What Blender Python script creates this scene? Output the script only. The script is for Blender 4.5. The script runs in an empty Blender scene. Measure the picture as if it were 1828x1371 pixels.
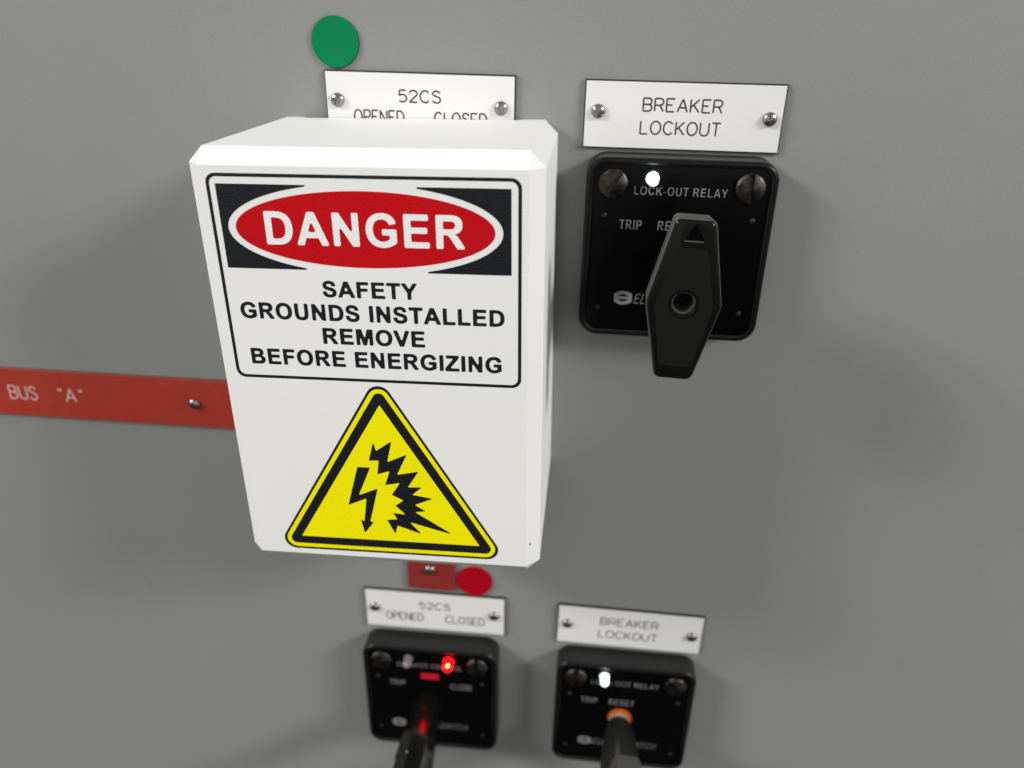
import bpy, bmesh, math, random
from mathutils import Vector, Matrix

random.seed(7)
S = bpy.context.scene
COL = S.collection
MM = 0.001                      # everything below is laid out in millimetres: x right, z up, h out of the panel

def V(x, z, h):                 # panel coordinates (mm) -> world metres
    return Vector((x * MM, -h * MM, z * MM))

# ------------------------------------------------------------------ camera
F, CX, CD, CZ = 1391.42, 3.0211, 296.4818, 20.5746
YAW, PITCH, ROLL = 0.0907874, -0.4446601, -0.0202016
cam_d = bpy.data.cameras.new('camera'); cam = bpy.data.objects.new('camera', cam_d); COL.objects.link(cam)
R = Matrix.Rotation(YAW, 3, 'Z') @ Matrix.Rotation(PITCH, 3, 'X') @ Matrix.Rotation(ROLL, 3, 'Y')
right, fwd, up = R.col[0], R.col[1], R.col[2]
M = Matrix((right, up, -fwd)).transposed().to_4x4(); M.translation = V(CX, CZ, CD)
cam.matrix_world = M
cam_d.sensor_fit = 'HORIZONTAL'; cam_d.sensor_width = 9.0; cam_d.lens = 9.0 * F / 1828.0
cam_d.clip_start = 0.005; cam_d.clip_end = 50
cam_d.dof.use_dof = True; cam_d.dof.focus_distance = 0.250; cam_d.dof.aperture_fstop = 2.0
S.camera = cam

# ------------------------------------------------------------------ world: dim room, pale ceiling, dark floor and aisle
W = bpy.data.worlds.new('World'); S.world = W; W.use_nodes = True
nt = W.node_tree; nt.nodes.clear()
out = nt.nodes.new('ShaderNodeOutputWorld'); bg = nt.nodes.new('ShaderNodeBackground')
tc = nt.nodes.new('ShaderNodeTexCoord'); sep = nt.nodes.new('ShaderNodeSeparateXYZ')
rmp = nt.nodes.new('ShaderNodeValToRGB'); mp = nt.nodes.new('ShaderNodeMapRange')
nt.links.new(tc.outputs['Generated'], sep.inputs[0]); nt.links.new(sep.outputs['Z'], mp.inputs['Value'])
mp.inputs['From Min'].default_value = -1; mp.inputs['From Max'].default_value = 1
nt.links.new(mp.outputs[0], rmp.inputs[0]); nt.links.new(rmp.outputs[0], bg.inputs[0]); nt.links.new(bg.outputs[0], out.inputs[0])
els = rmp.color_ramp.elements
els[0].position = 0.0; els[0].color = (0.05, 0.05, 0.048, 1)
els[1].position = 1.0; els[1].color = (0.30, 0.30, 0.292, 1)
e = els.new(0.40); e.color = (0.085, 0.085, 0.082, 1)
e = els.new(0.50); e.color = (0.62, 0.62, 0.612, 1)
e = els.new(0.62); e.color = (0.80, 0.80, 0.79, 1)
e = els.new(0.78); e.color = (0.40, 0.40, 0.396, 1)
bg.inputs[1].default_value = 1.14

# ------------------------------------------------------------------ lamps: two ceiling fixtures along the aisle
def area(name, loc, target, sx, sy, power, col=(1, 0.995, 0.975)):
    d = bpy.data.lights.new(name, 'AREA'); d.shape = 'RECTANGLE'; d.size = sx; d.size_y = sy; d.energy = power; d.color = col
    o = bpy.data.objects.new(name, d); COL.objects.link(o); o.location = loc
    o.rotation_euler = (Vector(target) - Vector(loc)).to_track_quat('-Z', 'Y').to_euler()
    return o
area('ceiling_lamp', (2.1, -1.05, 1.15), (0, 0, -0.15), 0.85, 0.42, 55)
area('ceiling_lamp', (-2.05, -1.05, 1.2), (0, 0, -0.15), 0.85, 0.42, 52)

S.view_settings.view_transform = 'Standard'; S.view_settings.look = 'None'
S.view_settings.exposure = 0.0; S.view_settings.gamma = 1.0; S.view_settings.use_curve_mapping = False

# ------------------------------------------------------------------ materials
def mat(name, col, rough=0.5, metal=0.0, spec=0.5, bump=0.0, bscale=800.0, cvar=0.0, cscale=60.0, rvar=0.0, coat=0.0, detail=3.0):
    m = bpy.data.materials.new(name); m.use_nodes = True
    n = m.node_tree.nodes; l = m.node_tree.links; b = n['Principled BSDF']
    b.inputs['Base Color'].default_value = (*col, 1); b.inputs['Roughness'].default_value = rough
    b.inputs['Metallic'].default_value = metal; b.inputs['Specular IOR Level'].default_value = spec
    b.inputs['Coat Weight'].default_value = coat
    t = n.new('ShaderNodeTexCoord')
    if bump:
        nz = n.new('ShaderNodeTexNoise'); nz.inputs['Scale'].default_value = bscale; nz.inputs['Detail'].default_value = detail
        l.new(t.outputs['Object'], nz.inputs['Vector'])
        bp = n.new('ShaderNodeBump'); bp.inputs['Strength'].default_value = 1.0; bp.inputs['Distance'].default_value = bump * MM
        l.new(nz.outputs['Fac'], bp.inputs['Height']); l.new(bp.outputs['Normal'], b.inputs['Normal'])
    if cvar or rvar:
        nz = n.new('ShaderNodeTexNoise'); nz.inputs['Scale'].default_value = cscale; nz.inputs['Detail'].default_value = 5
        l.new(t.outputs['Object'], nz.inputs['Vector'])
        if cvar:
            r = n.new('ShaderNodeMapRange'); r.inputs['From Min'].default_value = 0.25; r.inputs['From Max'].default_value = 0.75
            r.inputs['To Min'].default_value = 1 - cvar; r.inputs['To Max'].default_value = 1 + cvar
            l.new(nz.outputs['Fac'], r.inputs['Value'])
            mx = n.new('ShaderNodeVectorMath'); mx.operation = 'SCALE'; mx.inputs[0].default_value = col
            l.new(r.outputs[0], mx.inputs['Scale']); l.new(mx.outputs[0], b.inputs['Base Color'])
        if rvar:
            r2 = n.new('ShaderNodeMapRange'); r2.inputs['From Min'].default_value = 0.25; r2.inputs['From Max'].default_value = 0.75
            r2.inputs['To Min'].default_value = rough - rvar; r2.inputs['To Max'].default_value = rough + rvar
            l.new(nz.outputs['Fac'], r2.inputs['Value']); l.new(r2.outputs[0], b.inputs['Roughness'])
    return m

def emit(name, col, strength, core=None):
    m = bpy.data.materials.new(name); m.use_nodes = True
    b = m.node_tree.nodes['Principled BSDF']
    b.inputs['Base Color'].default_value = (*col, 1); b.inputs['Emission Color'].default_value = (*col, 1)
    b.inputs['Emission Strength'].default_value = strength; b.inputs['Roughness'].default_value = 0.2
    return m

M_PANEL = mat('grey_enamel', (0.232, 0.2355, 0.224), 0.40, spec=0.35, bump=0.022, bscale=1000, cvar=0.03, cscale=9, rvar=0.07)
M_BOX = mat('white_print_plastic', (0.765, 0.76, 0.742), 0.5, spec=0.4, bump=0.02, bscale=900, cvar=0.015, cscale=30)
M_FACE = mat('textured_white_plastic', (0.815, 0.81, 0.785), 0.55, spec=0.35, bump=0.24, bscale=2300, detail=2, cvar=0.02, cscale=40)
M_FBLK = mat('textured_black_plastic', (0.0080, 0.0088, 0.0105), 0.40, spec=0.24, bump=0.24, bscale=2300, detail=2)
M_FRED = mat('textured_red_plastic', (0.50, 0.0012, 0.006), 0.45, spec=0.14, bump=0.24, bscale=2300, detail=2)
M_FYEL = mat('textured_yellow_plastic', (0.84, 0.76, 0.0012), 0.55, spec=0.07, bump=0.12, bscale=2300, detail=2)
M_PLATE = mat('white_laminate', (0.70, 0.69, 0.675), 0.45, spec=0.35, cvar=0.015, cscale=40, bump=0.006, bscale=700)
M_CORE = mat('black_laminate_core', (0.012, 0.012, 0.012), 0.5)
M_INK = mat('engraved_black', (0.02, 0.02, 0.02), 0.6)
M_GREEN = mat('green_enamel', (0.0, 0.180, 0.060), 0.45, spec=0.12, cvar=0.03, cscale=60, bump=0.008, bscale=900)
M_REDD = mat('red_enamel', (0.36, 0.001, 0.008), 0.5, spec=0.12, cvar=0.03, cscale=60)
M_STRIP = mat('red_laminate', (0.36, 0.036, 0.021), 0.5, spec=0.25, bump=0.010, bscale=500, cvar=0.09, cscale=160)
M_STRIPD = mat('dark_red_laminate', (0.22, 0.022, 0.018), 0.5, spec=0.35, bump=0.008, bscale=500, cvar=0.12, cscale=160)
M_SEDGE = mat('strip_edge', (0.07, 0.03, 0.02), 0.6)
M_WINK = mat('engraved_white', (0.72, 0.66, 0.64), 0.6)
M_SCREW = mat('nickel_steel', (0.33, 0.32, 0.29), 0.26, metal=1.0, bump=0.06, bscale=500, cvar=0.35, cscale=500)
M_SLOT = mat('aged_bronze_steel', (0.065, 0.057, 0.051), 0.44, metal=1.0, bump=0.30, bscale=420, cvar=0.7, cscale=330, rvar=0.16)
M_DARK = mat('recess_black', (0.01, 0.01, 0.01), 0.7)
M_BODY = mat('black_moulding', (0.014, 0.014, 0.014), 0.40, spec=0.25, bump=0.015, bscale=900)
M_RIM = mat('dark_rim', (0.0045, 0.0045, 0.0045), 0.32, spec=0.2, bump=0.01, bscale=900)
M_FPL = mat('black_faceplate', (0.0012, 0.0012, 0.0014), 0.30, spec=0.10)
M_LEGEND = mat('grey_white_legend', (0.26, 0.25, 0.255), 0.6, spec=0.15)
M_HND = mat('black_handle', (0.0045, 0.0045, 0.0042), 0.24, spec=0.16, bump=0.012, bscale=700, rvar=0.05, cscale=300)
M_SIDE = mat('grainy_black_side', (0.058, 0.056, 0.051), 0.6, spec=0.4, bump=0.14, bscale=1500)
M_HSAT = mat('satin_handle_inset', (0.0060, 0.0060, 0.0055), 0.50, spec=0.16, bump=0.04, bscale=900)
M_ORANGE = mat('orange_ring', (0.50, 0.088, 0.002), 0.5, spec=0.3)
M_BUSH = mat('worn_bushing_lit_edge', (0.065, 0.06, 0.05), 0.5, bump=0.05, bscale=600)
M_GRIP = mat('glossy_black_grip', (0.004, 0.0038, 0.0034), 0.16, spec=0.42, rvar=0.03, cscale=200)
M_NECK = mat('grey_black_neck', (0.013, 0.013, 0.012), 0.30, spec=0.45, bump=0.015, bscale=700)
M_SHOULDER = mat('lit_shoulder_tone', (0.25, 0.225, 0.19), 0.5)
M_FLAG = mat('red_flag', (0.42, 0.006, 0.012), 0.5)
M_CLEAR = mat('clear_lens', (0.17, 0.155, 0.16), 0.15, spec=0.6)
M_LEDW = emit('lit_white_lens', (0.74, 0.92, 1.0), 1.25)
M_LEDWC = emit('lit_white_core', (0.92, 0.98, 1.0), 22.0)
M_LEDR = emit('lit_red_lens', (1.0, 0.0, 0.0030), 16.0)
M_LEDC = emit('lit_red_core', (1.0, 0.22, 0.014), 18.0)

def age_panel(m):
    n = m.node_tree.nodes; l = m.node_tree.links; b = n['Principled BSDF']
    t = n.new('ShaderNodeTexCoord'); mp_ = n.new('ShaderNodeMapping'); mp_.inputs['Scale'].default_value = (34, 34, 4)
    l.new(t.outputs['Object'], mp_.inputs['Vector'])
    nz = n.new('ShaderNodeTexNoise'); nz.inputs['Scale'].default_value = 1.0; nz.inputs['Detail'].default_value = 4; nz.inputs['Distortion'].default_value = .7
    l.new(mp_.outputs[0], nz.inputs['Vector'])
    r = n.new('ShaderNodeMapRange'); r.inputs['From Min'].default_value = .35; r.inputs['From Max'].default_value = .7
    r.inputs['To Min'].default_value = .46; r.inputs['To Max'].default_value = .32; l.new(nz.outputs['Fac'], r.inputs['Value'])
    l.new(r.outputs[0], b.inputs['Roughness'])
    vo = n.new('ShaderNodeTexVoronoi'); vo.inputs['Scale'].default_value = 22; l.new(t.outputs['Object'], vo.inputs['Vector'])
    lt = n.new('ShaderNodeMath'); lt.operation = 'LESS_THAN'; lt.inputs[1].default_value = .030; l.new(vo.outputs['Distance'], lt.inputs[0])
    old = b.inputs['Base Color'].links[0].from_socket
    mx = n.new('ShaderNodeMix'); mx.data_type = 'RGBA'; mx.inputs['B'].default_value = (.10, .10, .095, 1)
    ml = n.new('ShaderNodeMath'); ml.operation = 'MULTIPLY'; ml.inputs[1].default_value = .16; l.new(lt.outputs[0], ml.inputs[0])
    fz = n.new('ShaderNodeTexNoise'); fz.inputs['Scale'].default_value = 1500; fz.inputs['Detail'].default_value = 3; l.new(t.outputs['Object'], fz.inputs['Vector'])
    fr = n.new('ShaderNodeMapRange'); fr.inputs['From Min'].default_value = .25; fr.inputs['From Max'].default_value = .75
    fr.inputs['To Min'].default_value = .93; fr.inputs['To Max'].default_value = 1.07; l.new(fz.outputs['Fac'], fr.inputs['Value'])
    fs = n.new('ShaderNodeVectorMath'); fs.operation = 'SCALE'; l.new(old, fs.inputs[0]); l.new(fr.outputs[0], fs.inputs['Scale'])
    l.new(ml.outputs[0], mx.inputs['Factor']); l.new(fs.outputs[0], mx.inputs['A']); l.new(mx.outputs['Result'], b.inputs['Base Color'])
age_panel(M_PANEL)

# ------------------------------------------------------------------ mesh helpers
def link(name, me, m, parent=None, smooth=False):
    o = bpy.data.objects.new(name, me); COL.objects.link(o)
    if m is not None:
        me.materials.clear()
        for k in (m if isinstance(m, (list, tuple)) else [m]): me.materials.append(k)
    if parent is not None: o.parent = parent
    if smooth:
        for p in me.polygons: p.use_smooth = True
    return o

def fin(name, bm, m, parent=None, smooth=False, sharp=40):
    bmesh.ops.recalc_face_normals(bm, faces=bm.faces)
    me = bpy.data.meshes.new(name); bm.to_mesh(me); bm.free()
    o = link(name, me, m, parent, smooth)
    if smooth:
        me.set_sharp_from_angle(angle=math.radians(sharp))
    return o

def tri_prism(pts, h0, h1, bm=None):
    """closed outline pts (x,z mm) extruded from height h0 to h1; concave outlines are fine"""
    bm = bm or bmesh.new()
    lo = [bm.verts.new(V(x, z, h0)) for x, z in pts]; hi = [bm.verts.new(V(x, z, h1)) for x, z in pts]
    n = len(pts)
    for i in range(n):
        bm.faces.new((lo[i], lo[(i + 1) % n], hi[(i + 1) % n], hi[i]))
    fs = [bm.faces.new(hi), bm.faces.new(lo[::-1])]
    for f in fs: f.normal_update()
    bmesh.ops.triangulate(bm, faces=[f for f in fs if len(f.verts) > 4])
    return bm

def ring_prism(outer, inner, h0, h1):
    """frame between two outlines with the same number of points"""
    bm = bmesh.new(); n = len(outer)
    A = [[bm.verts.new(V(x, z, h)) for x, z in pts] for pts in (outer, inner) for h in (h0, h1)]
    ol, oh, il, ih = A
    for i in range(n):
        j = (i + 1) % n
        bm.faces.new((ol[i], ol[j], oh[j], oh[i])); bm.faces.new((il[i], ih[i], ih[j], il[j]))
        bm.faces.new((oh[i], oh[j], ih[j], ih[i])); bm.faces.new((ol[i], il[i], il[j], ol[j]))
    return bm

def round_poly(pts, r, seg=6):
    """round the corners of a polygon; r is one radius or one per corner"""
    out = []; n = len(pts)
    for i in range(n):
        p = Vector(pts[i]); a = Vector(pts[i - 1]) - p; b = Vector(pts[(i + 1) % n]) - p
        rr = r[i] if isinstance(r, (list, tuple)) else r
        la, lb = a.length, b.length; a.normalize(); b.normalize()
        ang = a.angle(b); t = min(rr / math.tan(ang / 2), la * .48, lb * .48); rr = t * math.tan(ang / 2)
        c = p + (a + b).normalized() * (rr / math.sin(ang / 2))
        s = p + a * t; e_ = p + b * t
        a0 = math.atan2(s.y - c.y, s.x - c.x); a1 = math.atan2(e_.y - c.y, e_.x - c.x)
        d = (a1 - a0 + math.pi) % (2 * math.pi) - math.pi
        for k in range(seg + 1):
            q = a0 + d * k / seg; out.append((c.x + rr * math.cos(q), c.y + rr * math.sin(q)))
    return out

def rect(x0, z0, x1, z1): return [(x0, z0), (x1, z0), (x1, z1), (x0, z1)]
def rrect(x0, z0, x1, z1, r, seg=8): return round_poly(rect(x0, z0, x1, z1), r, seg)
def circ(cx, cz, rx, rz=None, n=64, a0=0.0):
    rz = rz or rx
    return [(cx + rx * math.cos(a0 + 2 * math.pi * k / n), cz + rz * math.sin(a0 + 2 * math.pi * k / n)) for k in range(n)]

def loft(rings, cap0=True, cap1=True):
    """rings: list of (pts, h); same point count"""
    bm = bmesh.new(); vs = [[bm.verts.new(V(x, z, h)) for x, z in pts] for pts, h in rings]
    n = len(vs[0])
    for a, b in zip(vs, vs[1:]):
        for i in range(n): bm.faces.new((a[i], a[(i + 1) % n], b[(i + 1) % n], b[i]))
    if cap0: bm.faces.new(vs[0][::-1])
    if cap1: bm.faces.new(vs[-1])
    return bm

def dome(cx, cz, r, h0, height, n=40, k=8, flat=0.0):
    rings = []
    for i in range(k + 1):
        a = i / k * math.pi / 2
        rings.append((circ(cx, cz, max(r * math.cos(a), r * 0.02), n=n), h0 + height * math.sin(a)))
    return loft(rings)

def empty(name, x, z, h, label=None, cat=None, group=None, rot=0.0):
    o = bpy.data.objects.new(name, None); COL.objects.link(o); o.empty_display_size = 0.01
    o.location = V(x, z, h); o.rotation_euler = (0, -rot, 0)
    if label: o['label'] = label
    if cat: o['category'] = cat
    if group: o['group'] = group
    return o

_dg = lambda: bpy.context.evaluated_depsgraph_get()

# grotesque capitals, outlines on a 1466-unit cap height: advance width, closed paths
AB = {
 'A': (1479, 'M1471 0L1149 0L1021 333L435 333L314 0L0 0L571 1466L884 1466Z M926 580L724 1124L526 580Z'),
 'B': (1479, 'M150 1466L800 1466C1070 1466 1262 1330 1262 1090C1262 935 1180 825 1060 770C1240 720 1364 595 1364 412C1364 165 1180 0 860 0L150 0Z M446 1222L690 1222C880 1222 964 1180 964 1048C964 930 880 883 730 883L446 883Z M446 639L740 639C950 639 1057 590 1057 442C1057 300 960 247 770 247L446 247Z'),
 'C': (1479, 'M1087 539L1374 448C1305 130 1090 -25 790 -25C380 -25 99 260 99 720C99 1205 385 1491 806 1491C1130 1491 1320 1320 1360 1067L1067 997C1040 1145 940 1238 791 1238C560 1238 402 1080 402 740C402 390 560 228 787 228C940 228 1045 325 1087 539Z'),
 'D': (1479, 'M149 1466L650 1466C1130 1466 1387 1215 1387 730C1387 255 1135 0 680 0L149 0Z M445 1218L590 1218C930 1218 1081 1095 1081 734C1081 380 935 247 620 247L445 247Z'),
 'E': (1366, 'M149 0L149 1466L1236 1466L1236 1218L445 1218L445 893L1181 893L1181 646L445 646L445 247L1264 247L1264 0Z'),
 'F': (1251, 'M150 0L150 1466L1155 1466L1155 1218L446 1218L446 871L1058 871L1058 623L446 623L446 0Z'),
 'G': (1593, 'M831 539L831 786L1469 786L1469 202C1376 112 1110 -25 853 -25C380 -25 96 290 96 737C96 1210 400 1491 840 1491C1160 1491 1390 1340 1454 1052L1160 997C1115 1150 1000 1238 840 1238C570 1238 400 1060 400 750C400 420 575 228 840 228C960 228 1090 285 1171 353L1171 539Z'),
 'H': (1479, 'M150 0L150 1466L446 1466L446 889L1026 889L1026 1466L1322 1466L1322 0L1026 0L1026 641L446 641L446 0Z'),
 'I': (569, 'M147 0L147 1466L443 1466L443 0Z'),
 'K': (1479, 'M153 0L153 1466L449 1466L449 815L1047 1466L1445 1466L893 895L1475 0L1092 0L689 688L449 443L449 0Z'),
 'L': (1251, 'M157 0L157 1466L453 1466L453 247L1189 247L1189 0Z'),
 'M': (1706, 'M145 0L145 1466L588 1466L854 466L1117 1466L1561 1466L1561 0L1286 0L1286 1154L995 0L710 0L420 1154L420 0Z'),
 'N': (1479, 'M152 0L152 1466L440 1466L1040 487L1040 1466L1315 1466L1315 0L1018 0L427 956L427 0Z'),
 'O': (1593, 'M89 724C89 1200 370 1491 797 1491C1220 1491 1504 1200 1504 732C1504 270 1225 -25 798 -25C370 -25 89 265 89 724Z M394 734C394 1070 560 1238 797 1238C1035 1238 1199 1070 1199 738C1199 400 1030 228 797 228C565 228 394 405 394 734Z'),
 'P': (1366, 'M149 0L149 1466L624 1466C1100 1466 1271 1380 1271 1015C1271 690 1080 553 640 553L445 553L445 0Z M445 1218L588 1218C860 1218 966 1190 966 1011C966 850 850 801 620 801L445 801Z'),
 'R': (1479, 'M150 0L150 1466L773 1466C1130 1466 1314 1340 1314 1053C1314 820 1180 690 930 655C1040 590 1110 520 1220 345L1433 0L1079 0L840 385C700 605 660 612 506 612L446 612L446 0Z M446 846L665 846C900 846 1010 880 1010 1033C1010 1180 920 1218 760 1218L446 1218Z'),
 'S': (1366, 'M74 477L362 505C400 310 510 225 687 225C870 225 966 305 966 416C966 545 850 570 560 645C270 720 125 850 125 1075C125 1330 330 1491 660 1491C1010 1491 1200 1330 1211 1044L915 1031C890 1185 810 1248 656 1248C490 1248 402 1180 402 1088C402 990 480 950 740 888C1090 805 1265 690 1265 425C1265 150 1050 -26 686 -26C310 -26 105 150 74 477Z'),
 'T': (1251, 'M478 0L478 1218L43 1218L43 1466L1208 1466L1208 1218L774 1218L774 0Z'),
 'U': (1479, 'M147 1466L443 1466L443 672C443 340 490 228 733 228C975 228 1023 350 1023 655L1023 1466L1319 1466L1319 696C1319 150 1160 -25 739 -25C300 -25 147 160 147 688Z'),
 'V': (1366, 'M523 0L0 1466L321 1466L691 381L1050 1466L1364 1466L840 0Z'),
 'W': (1933, 'M359 0L9 1466L312 1466L533 459L801 1466L1153 1466L1410 442L1635 1466L1933 1466L1577 0L1263 0L971 1096L680 0Z'),
 'Y': (1366, 'M532 0L532 617L-5 1466L342 1466L687 886L1025 1466L1366 1466L827 615L827 0Z'),
 'Z': (1251, 'M20 0L20 267L789 1218L107 1218L107 1466L1177 1466L1177 1236L374 247L1208 247L1208 0Z'),
 '-': (760, 'M115 420L115 650L667 650L667 420Z'),
 ' ': (569, ''),
}
import re
def glyph_paths(ch):
    out = []
    for sub in AB[ch][1].split('Z'):
        pts = []
        for cmd, num in re.findall(r'([MLC])([^MLC]*)', sub):
            v = [float(k) for k in num.split()]
            if cmd in 'ML': pts.append((v[0], v[1]))
            else:
                p0 = pts[-1]
                for k in range(1, 9):
                    t = k / 8; u = 1 - t
                    pts.append(tuple(u ** 3 * p0[i] + 3 * u * u * t * v[i] + 3 * u * t * t * v[2 + i] + t ** 3 * v[4 + i] for i in (0, 1)))
        if len(pts) > 2:
            if abs(pts[0][0] - pts[-1][0]) + abs(pts[0][1] - pts[-1][1]) < 1: pts.pop()
            out.append(pts)
    return out
def inset(pts, d, outer):
    """move every side of a closed outline inwards (outer) or outwards (a counter) by d: turns the heavy cut into a lighter one"""
    ar = sum(pts[i - 1][0] * pts[i][1] - pts[i][0] * pts[i - 1][1] for i in range(len(pts)))
    if (ar > 0) != outer: d = -d
    n = len(pts); res = []
    for i in range(n):
        p = Vector(pts[i]); a = (p - Vector(pts[i - 1])).normalized(); b = (Vector(pts[(i + 1) % n]) - p).normalized()
        na, nb = Vector((-a.y, a.x)), Vector((-b.y, b.x)); m = na + nb
        if m.length < 1e-6: m = na
        k = m.normalized(); res.append(tuple(p + k * (d / max(.35, k.dot(na)))))
    return res

def text_mesh(txt, x0, x1, z0, z1, h, light=0.0, shear=0.0, space=60, thick=0.02, soft=0.0):
    """lettering fitted to the box x0..x1, z0..z1 (mm) at height h, as a thin raised mesh; light = stroke thinning in font units"""
    paths = []; x = 0
    for ch in txt:
        for k, pts in enumerate(glyph_paths(ch)):
            if light: pts = inset(pts, light, k == 0)
            if soft: pts = round_poly(pts, soft, 3)
            paths.append([(x + px + shear * py, py) for px, py in pts])
        x += AB[ch][0] + space
    ax = min(p[0] for q in paths for p in q); bx = max(p[0] for q in paths for p in q)
    c = bpy.data.curves.new('lettering', 'CURVE'); c.dimensions = '2D'; c.fill_mode = 'BOTH'; c.extrude = 1
    base, cap = (light, 1466 - light) if light else (0, 1466)
    for pts in paths:
        sp = c.splines.new('POLY'); sp.points.add(len(pts) - 1); sp.use_cyclic_u = True
        for i, (px, py) in enumerate(pts):
            sp.points[i].co = (x0 + (px - ax) / (bx - ax) * (x1 - x0), z0 + (py - base) / (cap - base) * (z1 - z0), 0, 1)
    o = bpy.data.objects.new('lettering', c); COL.objects.link(o); bpy.context.view_layer.update()
    me = bpy.data.meshes.new_from_object(o.evaluated_get(_dg())); bpy.data.objects.remove(o); bpy.data.curves.remove(c)
    for v in me.vertices: v.co = V(v.co.x, v.co.y, h + (v.co.z + 1) / 2 * thick)
    return me

def join(meshes, name):
    bm = bmesh.new()
    for me in meshes: bm.from_mesh(me)
    me = bpy.data.meshes.new(name); bm.to_mesh(me); bm.free()
    return me

# single-stroke engraving alphabet on a unit cap height, (advance width, strokes)
def arc(cx, cy, rx, ry, a0, a1, n=12):
    return [(cx + rx * math.cos(math.radians(a0 + (a1 - a0) * k / n)), cy + ry * math.sin(math.radians(a0 + (a1 - a0) * k / n))) for k in range(n + 1)]
G = {
 'B': (.62, [[(0, 0), (0, 1), (.36, 1)] + arc(.36, .76, .24, .24, 90, -90)[1:] + [(0, .52)], [(.36, .52)] + arc(.37, .26, .25, .26, 90, -90)[1:] + [(0, 0)]]),
 'R': (.62, [[(0, 0), (0, 1), (.36, 1)] + arc(.36, .74, .25, .26, 90, -90)[1:] + [(0, .48)], [(.36, .48), (.62, 0)]]),
 'E': (.58, [[(.58, 1), (0, 1), (0, 0), (.58, 0)], [(0, .52), (.42, .52)]]),
 'A': (.72, [[(0, 0), (.36, 1), (.72, 0)], [(.12, .33), (.60, .33)]]),
 'K': (.62, [[(0, 0), (0, 1)], [(.60, 1), (0, .38)], [(.20, .58), (.62, 0)]]),
 'L': (.55, [[(0, 1), (0, 0), (.55, 0)]]),
 'O': (.74, [arc(.37, .5, .37, .5, 90, 450, 28)]),
 'C': (.70, [arc(.37, .5, .37, .5, 42, 318, 24)]),
 'U': (.64, [[(0, 1), (0, .32)] + arc(.32, .32, .32, .32, 180, 360)[1:] + [(.64, 1)]]),
 'T': (.62, [[(0, 1), (.62, 1)], [(.31, 1), (.31, 0)]]),
 'S': (.60, [[(.58, .80)] + arc(.30, .76, .27, .24, 20, 200, 10)[0:] + arc(.31, .25, .30, .26, 70, -70, 10) + arc(.30, .25, .30, .25, -90, -165, 5)]),
 'P': (.60, [[(0, 0), (0, 1), (.36, 1)] + arc(.36, .73, .25, .27, 90, -90)[1:] + [(0, .46)]]),
 'N': (.64, [[(0, 0), (0, 1), (.64, 0), (.64, 1)]]),
 'D': (.66, [[(0, 0), (0, 1), (.28, 1)] + arc(.28, .5, .38, .5, 90, -90, 16)[1:] + [(0, 0)]]),
 '5': (.60, [[(.55, 1), (.10, 1), (.04, .53)] + arc(.29, .32, .31, .32, 125, -140, 16)]),
 '2': (.60, [arc(.30, .72, .29, .28, 165, -20, 12) + [(.0, 0), (.60, 0)]]),
 '"': (.30, [[(.05, 1), (.05, .74)], [(.22, 1), (.22, .74)]]),
 ' ': (.45, []),
}
def split_corners(strokes):
    out = []
    for s in strokes:
        cur = [s[0]]
        for i in range(1, len(s)):
            cur.append(s[i])
            if i < len(s) - 1:
                a = Vector(s[i]) - Vector(s[i - 1]); b = Vector(s[i + 1]) - Vector(s[i])
                if a.length > 1e-6 and b.length > 1e-6 and a.angle(b) > math.radians(40):
                    out.append(cur); cur = [s[i]]
        out.append(cur)
    return out
def engrave(words, width, h, name, m, parent):
    """words: list of (text, x0, x1, z0, z1); each stroke is a thin half-sunk bead of lacquer in the cut"""
    c = bpy.data.curves.new(name, 'CURVE'); c.dimensions = '3D'; c.bevel_depth = width / 2; c.bevel_resolution = 2; c.use_fill_caps = True
    for txt, x0, x1, z0, z1 in words:
        gap = .22; tot = sum(G[k][0] for k in txt) + gap * (len(txt) - 1); sx = (x1 - x0 - width) / tot; x = x0 + width / 2
        for k in txt:
            w, st = G[k]
            for s in split_corners(st):
                sp = c.splines.new('POLY'); sp.points.add(len(s) - 1)
                for i, (px, py) in enumerate(s): sp.points[i].co = (x + px * sx, z0 + width / 2 + py * (z1 - z0 - width), 0, 1)
            x += (w + gap) * sx
    o = bpy.data.objects.new(name, c); COL.objects.link(o); bpy.context.view_layer.update()
    me = bpy.data.meshes.new_from_object(o.evaluated_get(_dg())); bpy.data.objects.remove(o); bpy.data.curves.remove(c)
    for v in me.vertices: v.co = V(v.co.x, v.co.y, h + v.co.z * 0.12)
    return link(name, me, m, parent)

def boolean_cut(o, cutter):
    md = o.modifiers.new('cut', 'BOOLEAN'); md.operation = 'DIFFERENCE'; md.object = cutter; md.solver = 'EXACT'
    bpy.context.view_layer.update()
    me = bpy.data.meshes.new_from_object(o.evaluated_get(_dg())); o.modifiers.clear(); o.data = me
    cm = cutter.data; bpy.data.objects.remove(cutter); bpy.data.meshes.remove(cm)
    return o

# ------------------------------------------------------------------ the steel panel everything is fixed to
bm = tri_prism(rect(-620, -700, 560, 360), -3, 0)
panel = fin('steel_panel', bm, M_PANEL); panel['kind'] = 'structure'

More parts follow.
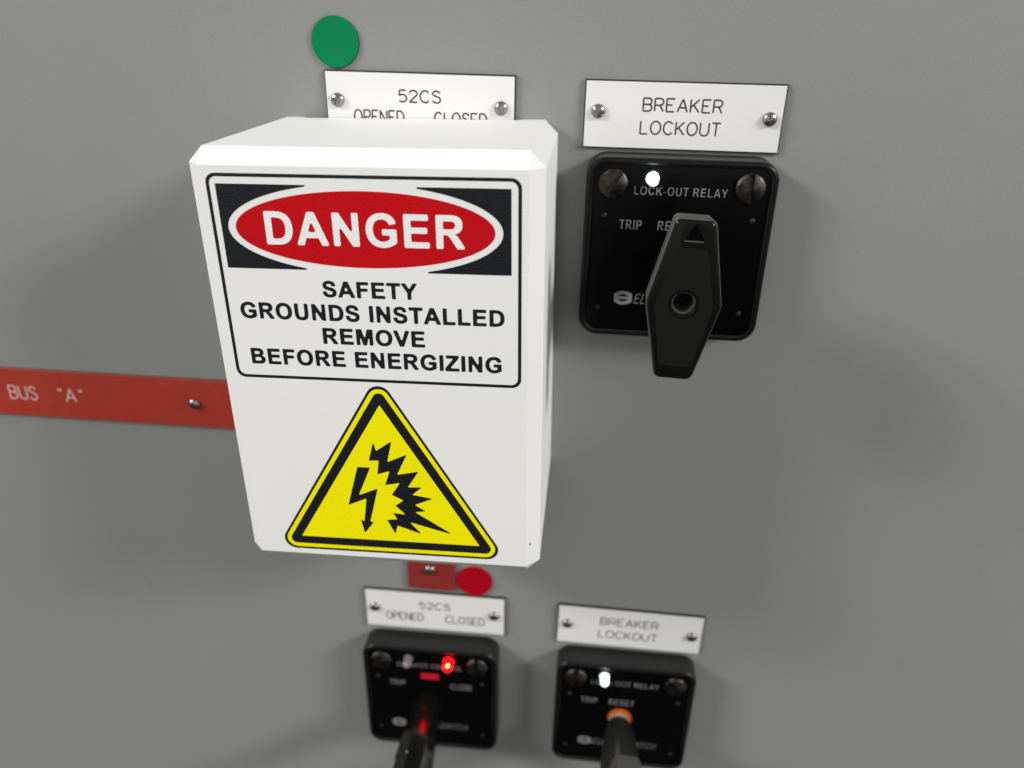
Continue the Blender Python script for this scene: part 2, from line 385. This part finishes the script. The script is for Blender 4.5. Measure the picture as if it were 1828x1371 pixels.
# ------------------------------------------------------------------ the small screws, modelled once and copied
def make_phillips(r=2.5):
    bm = loft([(circ(0, 0, r, n=36), 0), (circ(0, 0, r, n=36), .45), (circ(0, 0, r * .93, n=36), .95), (circ(0, 0, r * .74, n=36), 1.4), (circ(0, 0, r * .42, n=36), 1.68), (circ(0, 0, r * .1, n=36), 1.75)])
    o = fin('screw', bm, M_SCREW, smooth=True)
    for ang in (0.5, 0.5 + math.pi / 2):
        pts = [(x * math.cos(ang) - z * math.sin(ang), x * math.sin(ang) + z * math.cos(ang)) for x, z in rect(-1.5, -.33, 1.5, .33)]
        cut = fin('cutter', tri_prism(pts, .55, 4), M_DARK)
        boolean_cut(o, cut)
    me = o.data; bpy.data.objects.remove(o)
    for p in me.polygons: p.use_smooth = True
    me.set_sharp_from_angle(angle=math.radians(35))
    return me
PH_ME = make_phillips()
def screw(parent, x, z, h, rot, sc=1.0):
    o = bpy.data.objects.new('screw', PH_ME); COL.objects.link(o); o.parent = parent
    o.location = V(x, z, h); o.rotation_euler = (0, rot, 0); o.scale = (sc,) * 3
    return o

# ------------------------------------------------------------------ white engraved nameplates
PW, PH, PT = 70.0, 23.39, 1.6
def nameplate(x, z, rot, words, screws, label):
    t = empty('nameplate', x, z, 0, label, 'nameplate', 'white engraved nameplates with two screws', rot)
    fin('core', loft([(rect(0, -PH, PW, 0), 0), (rect(0, -PH, PW, 0), .95), (rect(.5, -PH + .5, PW - .5, -.5), PT - .1)]), M_CORE, t)
    fin('face', loft([(rect(.5, -PH + .5, PW - .5, -.5), PT - .1), (rect(.5, -PH + .5, PW - .5, -.5), PT - .04), (rect(.57, -PH + .57, PW - .57, -.57), PT)]), M_PLATE, t)
    engrave(words, .60, PT, 'lettering', M_INK, t)
    for k, (sx, sz) in enumerate(screws): screw(t, sx, sz, PT, random.uniform(0, 3))
    return t
W52 = [('52CS', 27.0, 42.9, -10.45, -5.85), ('OPENED', 10.2, 29.3, -18.2, -13.1), ('CLOSED', 40.1, 59.9, -18.2, -13.1)]
WBL = [('BREAKER', 20.6, 48.7, -10.4, -5.5), ('LOCKOUT', 20.2, 48.9, -18.2, -13.2)]
nameplate(-94.55, 0.77, -.0036, W52, [(4.6, -10.2), (64.8, -11.2)], 'white 52CS nameplate half hidden behind the top of the white danger box')
nameplate(0, 0, -.0008, WBL, [(5.1, -10.6), (65.2, -11.6)], 'white BREAKER LOCKOUT nameplate beside the danger box, above the relay with big black handle')
nameplate(-94.97, -236.48, .0046, W52, [(5.0, -10.9), (64.5, -11.0)], 'white 52CS nameplate fully showing OPENED and CLOSED, above the switch with the red lamp')
nameplate(.90, -236.68, -.0124, WBL, [(5.0, -11.0), (65.0, -12.3)], 'white BREAKER LOCKOUT nameplate near the bottom, above the relay with the orange ring')

# ------------------------------------------------------------------ coloured discs
def disc(name, x, z, r, m, label, back):
    t = empty(name, x, z, 0, label, 'disc')
    fin('backing', tri_prism(circ(0.12, -.12, r, n=96), 0, .5), back, t)
    b = loft([(circ(0, 0, r, n=96), .5), (circ(0, 0, r, n=96), .85), (circ(0, 0, r - .12, n=96), 1.0)])
    fin('face', b, m, t, True)
    return t
disc('indicator_disc', -89.77, 10.0, 8.6, M_GREEN, 'round green disc stuck on the grey panel above the 52CS nameplate', M_CORE)
disc('indicator_disc', -40.2, -227.5, 8.6, M_REDD, 'round red disc stuck beside the short red strip under the danger box', M_STRIPD)

# ------------------------------------------------------------------ red bus strips
t = empty('bus_strip', -72.53, -139.4, 0, 'long red BUS "A" strip running off to the left of the danger box', 'strip', rot=0)
fin('backing', tri_prism(rect(-260, -11.7, 23.2, 11.7), 0, 1.25), M_SEDGE, t)
fin('bar', loft([(rect(-260, -11.75, 23.25, 11.75), 1.25), (rect(-260, -11.75, 23.25, 11.75), 1.5), (rect(-259.8, -11.6, 23.1, 11.6), 1.6)]), M_STRIP, t)
engrave([('BUS', -181.2, -167.8, -3.5, 3.4), ('"', -157.4, -155.2, -2.2, 3.4), ('A', -154.2, -149.0, -3.5, 3.4), ('"', -147.4, -145.4, -2.2, 3.4)], .46, 1.6, 'lettering', M_WINK, t)
screw(t, -93.3, -.1, 1.6, .4)
t = empty('bus_strip', -60.9, -193.8, 0, 'short upright dark red strip end with one screw below the danger box', 'strip')
fin('backing', tri_prism(rect(-11.6, -40.0, 11.6, 42.4), 0, 1.25), M_SEDGE, t)
fin('bar', loft([(rect(-11.65, -40.05, 11.65, 42.4), 1.25), (rect(-11.65, -40.05, 11.65, 42.4), 1.5), (rect(-11.5, -39.9, 11.5, 42.2), 1.6)]), M_STRIPD, t)
screw(t, -.6, -28.0, 1.6, 1.1, 1.08)

# ------------------------------------------------------------------ the white danger box
X0, Z1, BW, BH, HF = -115.02, -16.25, 106.0, 147.175, 75.13
C = 4.65
box = empty('danger_box', X0, Z1, 0, 'white plastic danger cover box with red oval sign and yellow warning triangle', 'safety cover', rot=.0191)

def box_shell():
    # octagonal outline from the panel to the front chamfer; a notch is left in the back edge for the nameplate
    o = [(C, 0), (BW - C, 0), (BW, -C), (BW, -BH + C), (BW - C, -BH), (C, -BH), (0, -BH + C), (0, -C)]
    i = [(C, -C), (BW - C, -C), (BW - C, -BH + C), (C, -BH + C)]
    bm = bmesh.new()
    nx0, nx1, nh = 13.0, 91.0, 2.4
    top_back = [(C, 0, .05), (nx0 - 2.5, 0, .05), (nx0, 0, nh), (nx1, 0, nh), (nx1 + 2.5, 0, .05), (BW - C, 0, .05)]
    tb = [bm.verts.new(V(*p)) for p in top_back]
    back = [tb[0], tb[-1]] + [bm.verts.new(V(x, z, .05)) for x, z in o[2:]]
    fr = [bm.verts.new(V(x, z, HF - C)) for x, z in o]
    inn = [bm.verts.new(V(x, z, HF)) for x, z in i]
    bm.faces.new(tb + [fr[1], fr[0]])
    for k in range(1, 8):
        j = (k + 1) % 8; bm.faces.new((back[k], back[j], fr[j], fr[k]))
    bm.faces.new((fr[0], fr[1], inn[1], inn[0])); bm.faces.new((fr[2], fr[3], inn[2], inn[1]))
    bm.faces.new((fr[4], fr[5], inn[3], inn[2])); bm.faces.new((fr[6], fr[7], inn[0], inn[3]))
    bm.faces.new((fr[1], fr[2], inn[1])); bm.faces.new((fr[3], fr[4], inn[2])); bm.faces.new((fr[5], fr[6], inn[3])); bm.faces.new((fr[7], fr[0], inn[0]))
    f = bm.faces.new(inn); f.material_index = 1
    # open back: a pocket that goes over the switch behind
    w = 2.6
    io = [(C + w, -w), (BW - C - w, -w), (BW - w, -C - w), (BW - w, -BH + C + w), (BW - C - w, -BH + w), (C + w, -BH + w), (w, -BH + C + w), (w, -C - w)]
    tin = [bm.verts.new(V(x, -w, h)) for x, z, h in [(C + w, 0, .05), (nx0 - 2.5, 0, .05), (nx0, 0, nh), (nx1, 0, nh), (nx1 + 2.5, 0, .05), (BW - C - w, 0, .05)]]
    bi = [tin[0], tin[-1]] + [bm.verts.new(V(x, z, .05)) for x, z in io[2:]]
    fi = [bm.verts.new(V(x, z, HF - C - 1)) for x, z in io]
    for a in range(5): bm.faces.new((tb[a], tin[a], tin[a + 1], tb[a + 1]))
    for k in range(1, 8):
        j = (k + 1) % 8
        bm.faces.new((back[k], bi[k], bi[j], back[j])); bm.faces.new((bi[k], fi[k], fi[j], bi[j]))
    bm.faces.new(tin + [fi[1], fi[0]]); bm.faces.new(fi)
    es = [e_ for e_ in bm.edges if all(v.co.y < -.06 for v in e_.verts)]
    bmesh.ops.bevel(bm, geom=es, offset=.22 * MM, segments=2, affect='EDGES', profile=.6)
    return bm
# printed layers run parallel to the panel: a fine ribbed bump along the depth
n = M_BOX.node_tree.nodes; l = M_BOX.node_tree.links
wv = n.new('ShaderNodeTexWave'); wv.bands_direction = 'Y'; wv.inputs['Scale'].default_value = 900; wv.inputs['Distortion'].default_value = .6
tcx = n.new('ShaderNodeTexCoord'); l.new(tcx.outputs['Object'], wv.inputs['Vector'])
bp2 = n.new('ShaderNodeBump'); bp2.inputs['Distance'].default_value = .012 * MM; l.new(wv.outputs['Fac'], bp2.inputs['Height'])
old = [x for x in n if x.type == 'BUMP' and x is not bp2][0]; l.new(old.outputs['Normal'], bp2.inputs['Normal']); l.new(bp2.outputs['Normal'], n['Principled BSDF'].inputs['Normal'])
fin('shell', box_shell(), [M_BOX, M_FACE], box)

g = []
for k in range(9):
    a = (k / 8 - .5) * math.pi; g.append((circ(BW - C + 1.3, -133.5, max(.42 * math.cos(a), .01), max(.7 * math.cos(a), .01), n=16), HF - 1.42 + .3 * math.sin(a)))
fin('scuff', loft(g), mat('grey_scuff', (.30, .29, .27), .7), box, True)

# the printed sign on its front: each colour is its own inlay, a few hundredths of a millimetre proud
h0 = HF - .4
def inlay(name, pts, up, m, parent): return fin(name, tri_prism(pts, h0, HF + up), m, parent)
fr_o = rrect(6.45, -72.35, 99.45, -6.95, 3.0); fr_i = rrect(7.45, -71.35, 98.45, -7.95, 2.2)
fin('sign_border', ring_prism(fr_o, fr_i, h0, HF + .05), M_FBLK, box)
ecx, ecz = 52.7, -22.9
EW, EH = 41.4, 13.55                                   # white oval that cuts the black field
def black_half(sgn):
    # black corner piece left or right of the oval, above and below joined
    zt, zb = -10.0, -35.45; x_out = 9.2 if sgn < 0 else 96.45
    pts = []
    xa = EW * math.sqrt(1 - ((zt - .55 - ecz) / EH) ** 2) if abs((zt - .55 - ecz) / EH) < 1 else 0
    a_t = math.asin(min(1, (zt - .5 - ecz) / EH)); a_b = math.asin(max(-1, (zb + .5 - ecz) / EH))
    arcp = []
    for k in range(41):
        a = a_t + (a_b - a_t) * k / 40
        arcp.append((ecx + sgn * EW * math.cos(a), ecz + EH * math.sin(a)))
    pts = [(arcp[0][0] - sgn * .5, zt - .12)] + arcp[0:] + [(arcp[-1][0] - sgn * .5, zb + .12)]
    pts = [(x_out, zt), (arcp[0][0] - sgn * .4, zt)] + arcp + [(arcp[-1][0] - sgn * .4, zb), (x_out, zb)]
    return pts
for sg in (-1, 1): inlay('black_field', black_half(sg), .05, M_FBLK, box)
oval = inlay('red_oval', circ(ecx, ecz, 39.05, 11.45, n=128), .06, M_FRED, box)
link('danger_lettering', text_mesh('DANGER', 22.7, 82.7, -27.85, -17.8, HF + .04, thick=.06, space=75, soft=60, light=-12), M_FACE, oval)
rows = [('SAFETY', 38.2, 67.6, -44.0, -38.8), ('GROUNDS INSTALLED', 11.0, 94.3, -51.8, -46.4), ('REMOVE', 36.7, 69.3, -59.6, -54.2), ('BEFORE ENERGIZING', 12.2, 93.3, -67.4, -61.95)]
for t_, a, b, c, d in rows:
    link('message_line', text_mesh(t_, a, b, c, d, HF - .05, thick=.10, space=55, soft=75, light=-24), M_FBLK, box)

# warning triangle
def tri_pts(k, r):   # triangle whose sides are shrunk inwards by k from the outermost outline, corner radius r
    A, Bl, Br = Vector((53.05, -69.7)), Vector((10.9, -140.3)), Vector((94.75, -140.15))
    ctr = None
    la, lb, lc = (Bl - Br).length, (A - Br).length, (A - Bl).length; p = la + lb + lc
    I = (A * la + Bl * lb + Br * lc) / p; area2 = abs((Bl - A).cross(Br - A)); rin = area2 / p
    s = (rin - k) / rin
    q = [I + (v - I) * s for v in (A, Bl, Br)]
    return round_poly([tuple(v) for v in q], r, 10)
tri = inlay('warning_triangle', tri_pts(0, 4.2), .05, M_FBLK, box)
fin('yellow_rim', ring_prism(tri_pts(.85, 3.6), tri_pts(2.35, 2.1), h0, HF + .062), M_FYEL, tri)
inlay('yellow_field', tri_pts(5.55, .12), .062, M_FYEL, tri)
bolt = [(43.57, -104.64), (48.05, -104.62), (43.14, -116.07), (50.07, -112.9), (46.39, -126.76), (47.6, -126.99), (44.02, -131.95), (42.99, -125.97), (44.24, -126.99), (45.72, -117.24), (39.04, -120.37)]
burst = [(49.85, -94.46), (50.59, -97.95), (56.16, -93.9), (54.14, -102.13), (61.05, -98.74), (57.23, -106.92), (64.75, -105.21), (60.65, -111.76), (65.67, -111.44), (61.99, -114.7), (69.3, -115.84), (62.7, -118.79), (66.53, -121.22), (62.63, -121.78), (75.91, -130.54), (60.54, -126.16), (64.61, -130.97), (56.09, -127.92), (55.1, -131.65), (52.54, -125.69), (56.2, -125.24), (54.84, -122.61), (59.28, -123.14), (55.84, -119.51), (58.84, -117.27), (54.86, -115.16), (58.03, -110.11), (52.77, -111.35), (54.74, -105.57), (50.41, -107.16), (51.24, -101.59), (47.8, -101.9)]
inlay('arrow_symbol', round_poly(bolt, .22, 3), .075, M_FBLK, tri)
inlay('flash_symbol', round_poly(burst, .22, 3), .075, M_FBLK, tri)

# ------------------------------------------------------------------ rotary switches
RS, RH, FP = 67.6, 12.2, 11.5
def make_slotted(ang, width=1.6):
    r = 5.3
    bm = loft([(circ(0, 0, r, n=48), 0), (circ(0, 0, r, n=48), .9), (circ(0, 0, r * .95, n=48), 1.35), (circ(0, 0, r * .78, n=48), 1.85), (circ(0, 0, r * .45, n=48), 2.2), (circ(0, 0, r * .08, n=48), 2.3)])
    o = fin('screw', bm, M_SLOT, smooth=True)
    pts = [(x * math.cos(ang) - z * math.sin(ang), x * math.sin(ang) + z * math.cos(ang)) for x, z in rect(-7, -width / 2, 7, width / 2)]
    boolean_cut(o, fin('cutter', tri_prism(pts, .5, 4), M_DARK))
    for p in o.data.polygons: p.use_smooth = True
    o.data.set_sharp_from_angle(angle=math.radians(35))
    return o

def lens(parent, x, z, m, core=None, cs=1.0):
    r, L = 2.0, 4.2
    rings = [(circ(x, z, r + .35, n=32), FP - .3), (circ(x, z, r + .35, n=32), FP + .5), (circ(x, z, r, n=32), FP + .6), (circ(x, z, r, n=32), FP + L)]
    for k in range(1, 8):
        a = k / 7 * math.pi / 2; rings.append((circ(x, z, max(r * math.cos(a), .03), n=32), FP + L + r * math.sin(a)))
    o = fin('indicator_lamp', loft(rings), m, parent, True)
    fin('bezel', ring_prism(circ(x, z, r + .85, n=40), circ(x, z, r + .36, n=40), FP - .2, FP + .45), M_BODY, o)
    if core:
        g = []
        for k in range(9):
            a = (k / 8 - .5) * math.pi; g.append((circ(x + .25, z + 1.55, max(.95 * cs * math.cos(a), .02), n=24), FP + 4.5 + 1.5 * cs * math.sin(a)))
        fin('glowing_core', loft(g), core, o, True)
    return o

def hexagon(wt, wm, wb, ht, hm, hb, cx=0., cz=0., rot=0.):
    p = [(-wt, ht), (-wm, hm), (-wb, -hb), (wb, -hb), (wm, hm), (wt, ht)]
    c, s = math.cos(rot), math.sin(rot)
    return [(cx + x * c - z * s, cz + x * s + z * c) for x, z in p]

def blade(parent, cx, cz, rot, h0_, h1_, mark=True):
    """lozenge handle: tapered neck from the faceplate, lozenge grip with bevelled rim and a satin inset"""
    rr = [2.2, 5.0, 2.6, 2.6, 5.0, 2.2]
    def hx(d, up=0.0): return round_poly(hexagon(6.1 - d, 11.75 - d, 6.0 - d, 25.4 - d, -1.2, 26.6 - d, cx, cz, rot), [max(.5, r - d) for r in rr], 5)
    n_ = len(hx(0))
    rings = [(hx(1.2), h0_), (hx(.5), h0_ + 2.0), (hx(.1), h1_ - 1.6), (hx(0), h1_ - 1.3), (hx(.25), h1_ - .65), (hx(.9), h1_ - .1), (hx(1.1), h1_)]
    o = fin('handle', loft(rings), [M_HND, M_SIDE], None, True, 50)
    for p in o.data.polygons:
        if abs(p.normal.y) < .5: p.material_index = 1
    # bore for the fixing screw
    boolean_cut(o, fin('cutter', loft([(circ(cx - .0, cz - .9, 3.75, n=48), h1_ - 9), (circ(cx, cz - .9, 3.75, n=48), h1_ - .6), (circ(cx, cz - .9, 4.4, n=48), h1_ + .3)]), M_HND))
    # triangular pointer sunk in the top of the grip
    if mark:
        c, s = math.cos(rot), math.sin(rot)
        tp = [(cx + x * c - z * s, cz + x * s + z * c) for x, z in [(0.25, 24.2), (-2.8, 18.9), (3.15, 18.9)]]
        boolean_cut(o, fin('cutter', tri_prism(tp, h1_ - 1.1, h1_ + 2), M_HND))
    for p in o.data.polygons: p.use_smooth = True
    o.data.set_sharp_from_angle(angle=math.radians(32))
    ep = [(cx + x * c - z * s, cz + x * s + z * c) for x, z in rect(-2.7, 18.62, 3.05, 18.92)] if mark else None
    if ep: fin('pointer_lit_edge', tri_prism(ep, h1_ - .8, h1_ + .06), M_BUSH, o)  # grey strip: light caught on the triangle's lower ledge, put in as colour
    if mark: fin('pointer_mark', tri_prism(tp, h1_ - 1.3, h1_ - .75), M_FPL, o)
    inset = [(-4.6, 16.8), (-9.1, -1.2), (-5.2, -21.8), (5.2, -21.8), (9.1, -1.2), (4.6, 16.8)]
    tube = [circ(cx, cz - .9, 3.72, n=48), circ(cx, cz - .9, 3.2, n=48)]
    c, s = math.cos(rot), math.sin(rot)
    ip = round_poly([(cx + x * c - z * s, cz + x * s + z * c) for x, z in inset], [1.4, 4, 1.5, 1.5, 4, 1.4], 5)
    b = loft([(ip, h1_ - .3), (ip, h1_ + .12)])
    io = fin('grip_inset', b, M_HSAT)
    boolean_cut(io, fin('cutter', tri_prism(circ(cx, cz - .9, 4.75, n=48), h1_ - 2, h1_ + 2), M_HSAT))
    fin('bushing', ring_prism(tube[0], tube[1], h1_ - 8.9, h1_ - 1.6), M_BUSH, o, True)
    io.parent = o; o.parent = parent
    return o

def relay(name, x, z, rot, label, title, slots, kind, ring=False):
    """x, z: centre of the switch on the panel"""
    t = empty(name, x, z, 0, label, 'rotary switch', 'black rotary switches on the grey panel', rot)
    q = RS / 2
    # housing with a rounded rim
    rr = 7.2
    def sq(d): return rrect(-q + d, -q + d, q - d, q - d, max(rr - d, .5), 10)
    rings = [(sq(.0), 0), (sq(.0), RH - 2.4), (sq(.05), RH - 1.5), (sq(.35), RH - .6), (sq(.9), RH - .12), (sq(1.5), RH), (sq(2.2), RH - .05), (sq(2.5), RH - .45), (sq(2.5), FP - .4)]
    hs = fin('housing', loft(rings), [M_BODY, M_RIM], t, True, 60)
    for p in hs.data.polygons:
        if p.normal.y < -.75: p.material_index = 1
    fp = [(sq(2.55), FP - .35), (sq(2.55), FP - .12), (sq(2.8), FP)]
    plate = fin('faceplate', loft(fp), M_FPL, t, True, 30)
    for px, pz in ((-26.6, 13.0), (26.4, 13.0), (-26.8, -22.4), (26.3, -22.4)):
        fin('rivet', dome(px, pz, 1.05, FP, .75, n=24, k=5), M_BODY, t, True)
    for sx, a in zip((-24.1, 24.0), slots):
        s_ = make_slotted(a); s_.parent = t; s_.location = V(sx, 24.6, FP)
    def legend(nm, *args, **kw): link(nm, text_mesh(*args, **kw), M_LEGEND, plate)
    legend('title_legend', title, -16.4, 16.4, 20.9, 23.75, FP, light=70)
    legend('position_legend', 'TRIP', -20.8, -12.8, 8.2, 11.5, FP, light=66)
    if kind == 'breaker': legend('position_legend', 'CLOSE', 10.4, 21.1, 8.2, 11.6, FP, light=66)
    else: legend('position_legend', 'RESET', -6.9, 5.4, 8.2, 11.6, FP, light=66)
    legend('maker_legend', 'ELECTROSWITCH', -13.2, 18.9, -20.3, -16.5, FP, light=78, shear=.4)
    # maker's emblem: barrel outline with two lens-shaped openings
    ex, ez = -17.3, -18.25
    def barrel(hw, hh, bul):
        top = [(ex + hw * (2 * k / 12 - 1), ez + hh + bul * (1 - (2 * k / 12 - 1) ** 2)) for k in range(13)]
        return top + [(2 * ex - a, 2 * ez - b) for a, b in top]
    o = fin('emblem', tri_prism(barrel(3.4, 1.55, 1.2), FP - .2, FP + .03), M_LEGEND)
    for sg in (1, -1):
        n_ = 12; lo_ = [(ex + 2.1 * (2 * k / n_ - 1), ez + sg * (.45 + 0.05)) for k in range(n_ + 1)]
        hi_ = [(ex + 2.1 * (1 - 2 * k / n_), ez + sg * (.5 + .95 * (1 - (1 - 2 * k / n_) ** 2))) for k in range(1, n_)]
        boolean_cut(o, fin('cutter', tri_prism(lo_ + hi_, FP - 1, FP + 1), M_LEGEND))
    o.parent = plate
    # lamps and handle
    if kind == 'breaker':
        lens(t, -10.4, 26.7, M_CLEAR); lens(t, 9.9, 26.7, M_LEDR, M_LEDC, .72)
        fl = fin('target_flag', tri_prism(rect(-4.6, 13.6, 4.6, 17.5), FP - .2, FP + .05), M_FLAG, t)
        # pistol grip: a long bar with a ridged top, turned a little to the left
        rot_ = .02
        def sec(w, hgt, dz, k):
            p = [(-w, -hgt), (-w, hgt * .30), (-w * .28, hgt), (w * .58, hgt * .66), (w, hgt * .2), (w, -hgt)]
            c, s_ = math.cos(rot_), math.sin(rot_)
            return round_poly([(k + a * c - (b + dz) * s_, (a * s_ + (b + dz) * c)) for a, b in p], 1.3, 4)
        rings = [(sec(7.0, 7.2, -2.0, -1.2), FP - .3), (sec(7.3, 7.2, -2, -1.3), 20), (sec(8.2, 7.2, -2.3, -1.6), 34), (sec(8.9, 7.2, -2.7, -1.7), 46.5), (sec(8.4, 6.7, -2.7, -1.7), 47.3), (sec(8.7, 6.8, -3.0, -1.7), 66), (sec(8.0, 6.4, -2.4, -1.4), 76), (sec(6.0, 5.0, -2.4, -1.4), 79)]
        fin('handle', loft(rings), M_GRIP, t, True, 30)
    else:
        lens(t, -10.4, 26.7, M_LEDW, M_LEDWC, 1.45)
        if ring:
            fin('orange_ring', loft([(circ(-.9, -.3, 5.9, n=56), FP - .2), (circ(-.8, -.3, 5.7, n=56), FP + 1.1), (circ(-.7, -.2, 5.6, n=56), FP + 1.6), (circ(-.7, -.2, 4.4, n=56), FP + 1.7)]), M_ORANGE, t, True)
            fin('lit_shoulder', loft([(circ(-1.3, -.5, 5.0, n=56), FP + 1.5), (circ(-1.3, -.5, 5.0, n=56), FP + 4.2), (circ(-1.3, -.5, 4.8, n=56), FP + 4.8)]), M_SHOULDER, t, True)  # pale ring paints in the highlight on the neck's rounded shoulder
        rings = [(circ(-1.3, -.6, 4.6, n=56), FP + 1.8), (circ(-1.3, -.6, 5.5, n=56), FP + 4.7), (circ(-1.3, -.6, 6.2, n=56), FP + 5.6), (circ(-1.3, -.6, 7.2, n=56), FP + 10), (circ(-1.3, -.6, 8.6, n=56), FP + 20), (circ(-1.3, -.6, 9.4, n=56), 42), (circ(-1.3, -.6, 9.6, n=56), 52), (circ(-1.3, -.6, 9.2, n=56), 55)]
        if not ring: rings[0] = (rings[0][0], FP - .2)
        fin('handle_neck', loft(rings), M_NECK if ring else M_HND, t, True, 40)
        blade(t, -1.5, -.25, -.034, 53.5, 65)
    return t

relay('lockout_relay', 36.1, -58.4, 0.0, 'black lock-out relay whose big lozenge handle shows its face, right of the danger box', 'LOCK-OUT RELAY', (math.radians(58), math.radians(92)), 'lockout')
relay('breaker_switch', -61.2, -296.4, 0.008, 'black breaker control switch with a lit red lamp, below the danger box', 'BREAKER CONTROL', (math.radians(2), math.radians(94)), 'breaker')
relay('lockout_relay', 35.4, -296.8, -0.006, 'black lock-out relay with an orange ring at its handle, at the bottom edge', 'LOCK-OUT RELAY', (math.radians(88), math.radians(-42)), 'lockout', True)
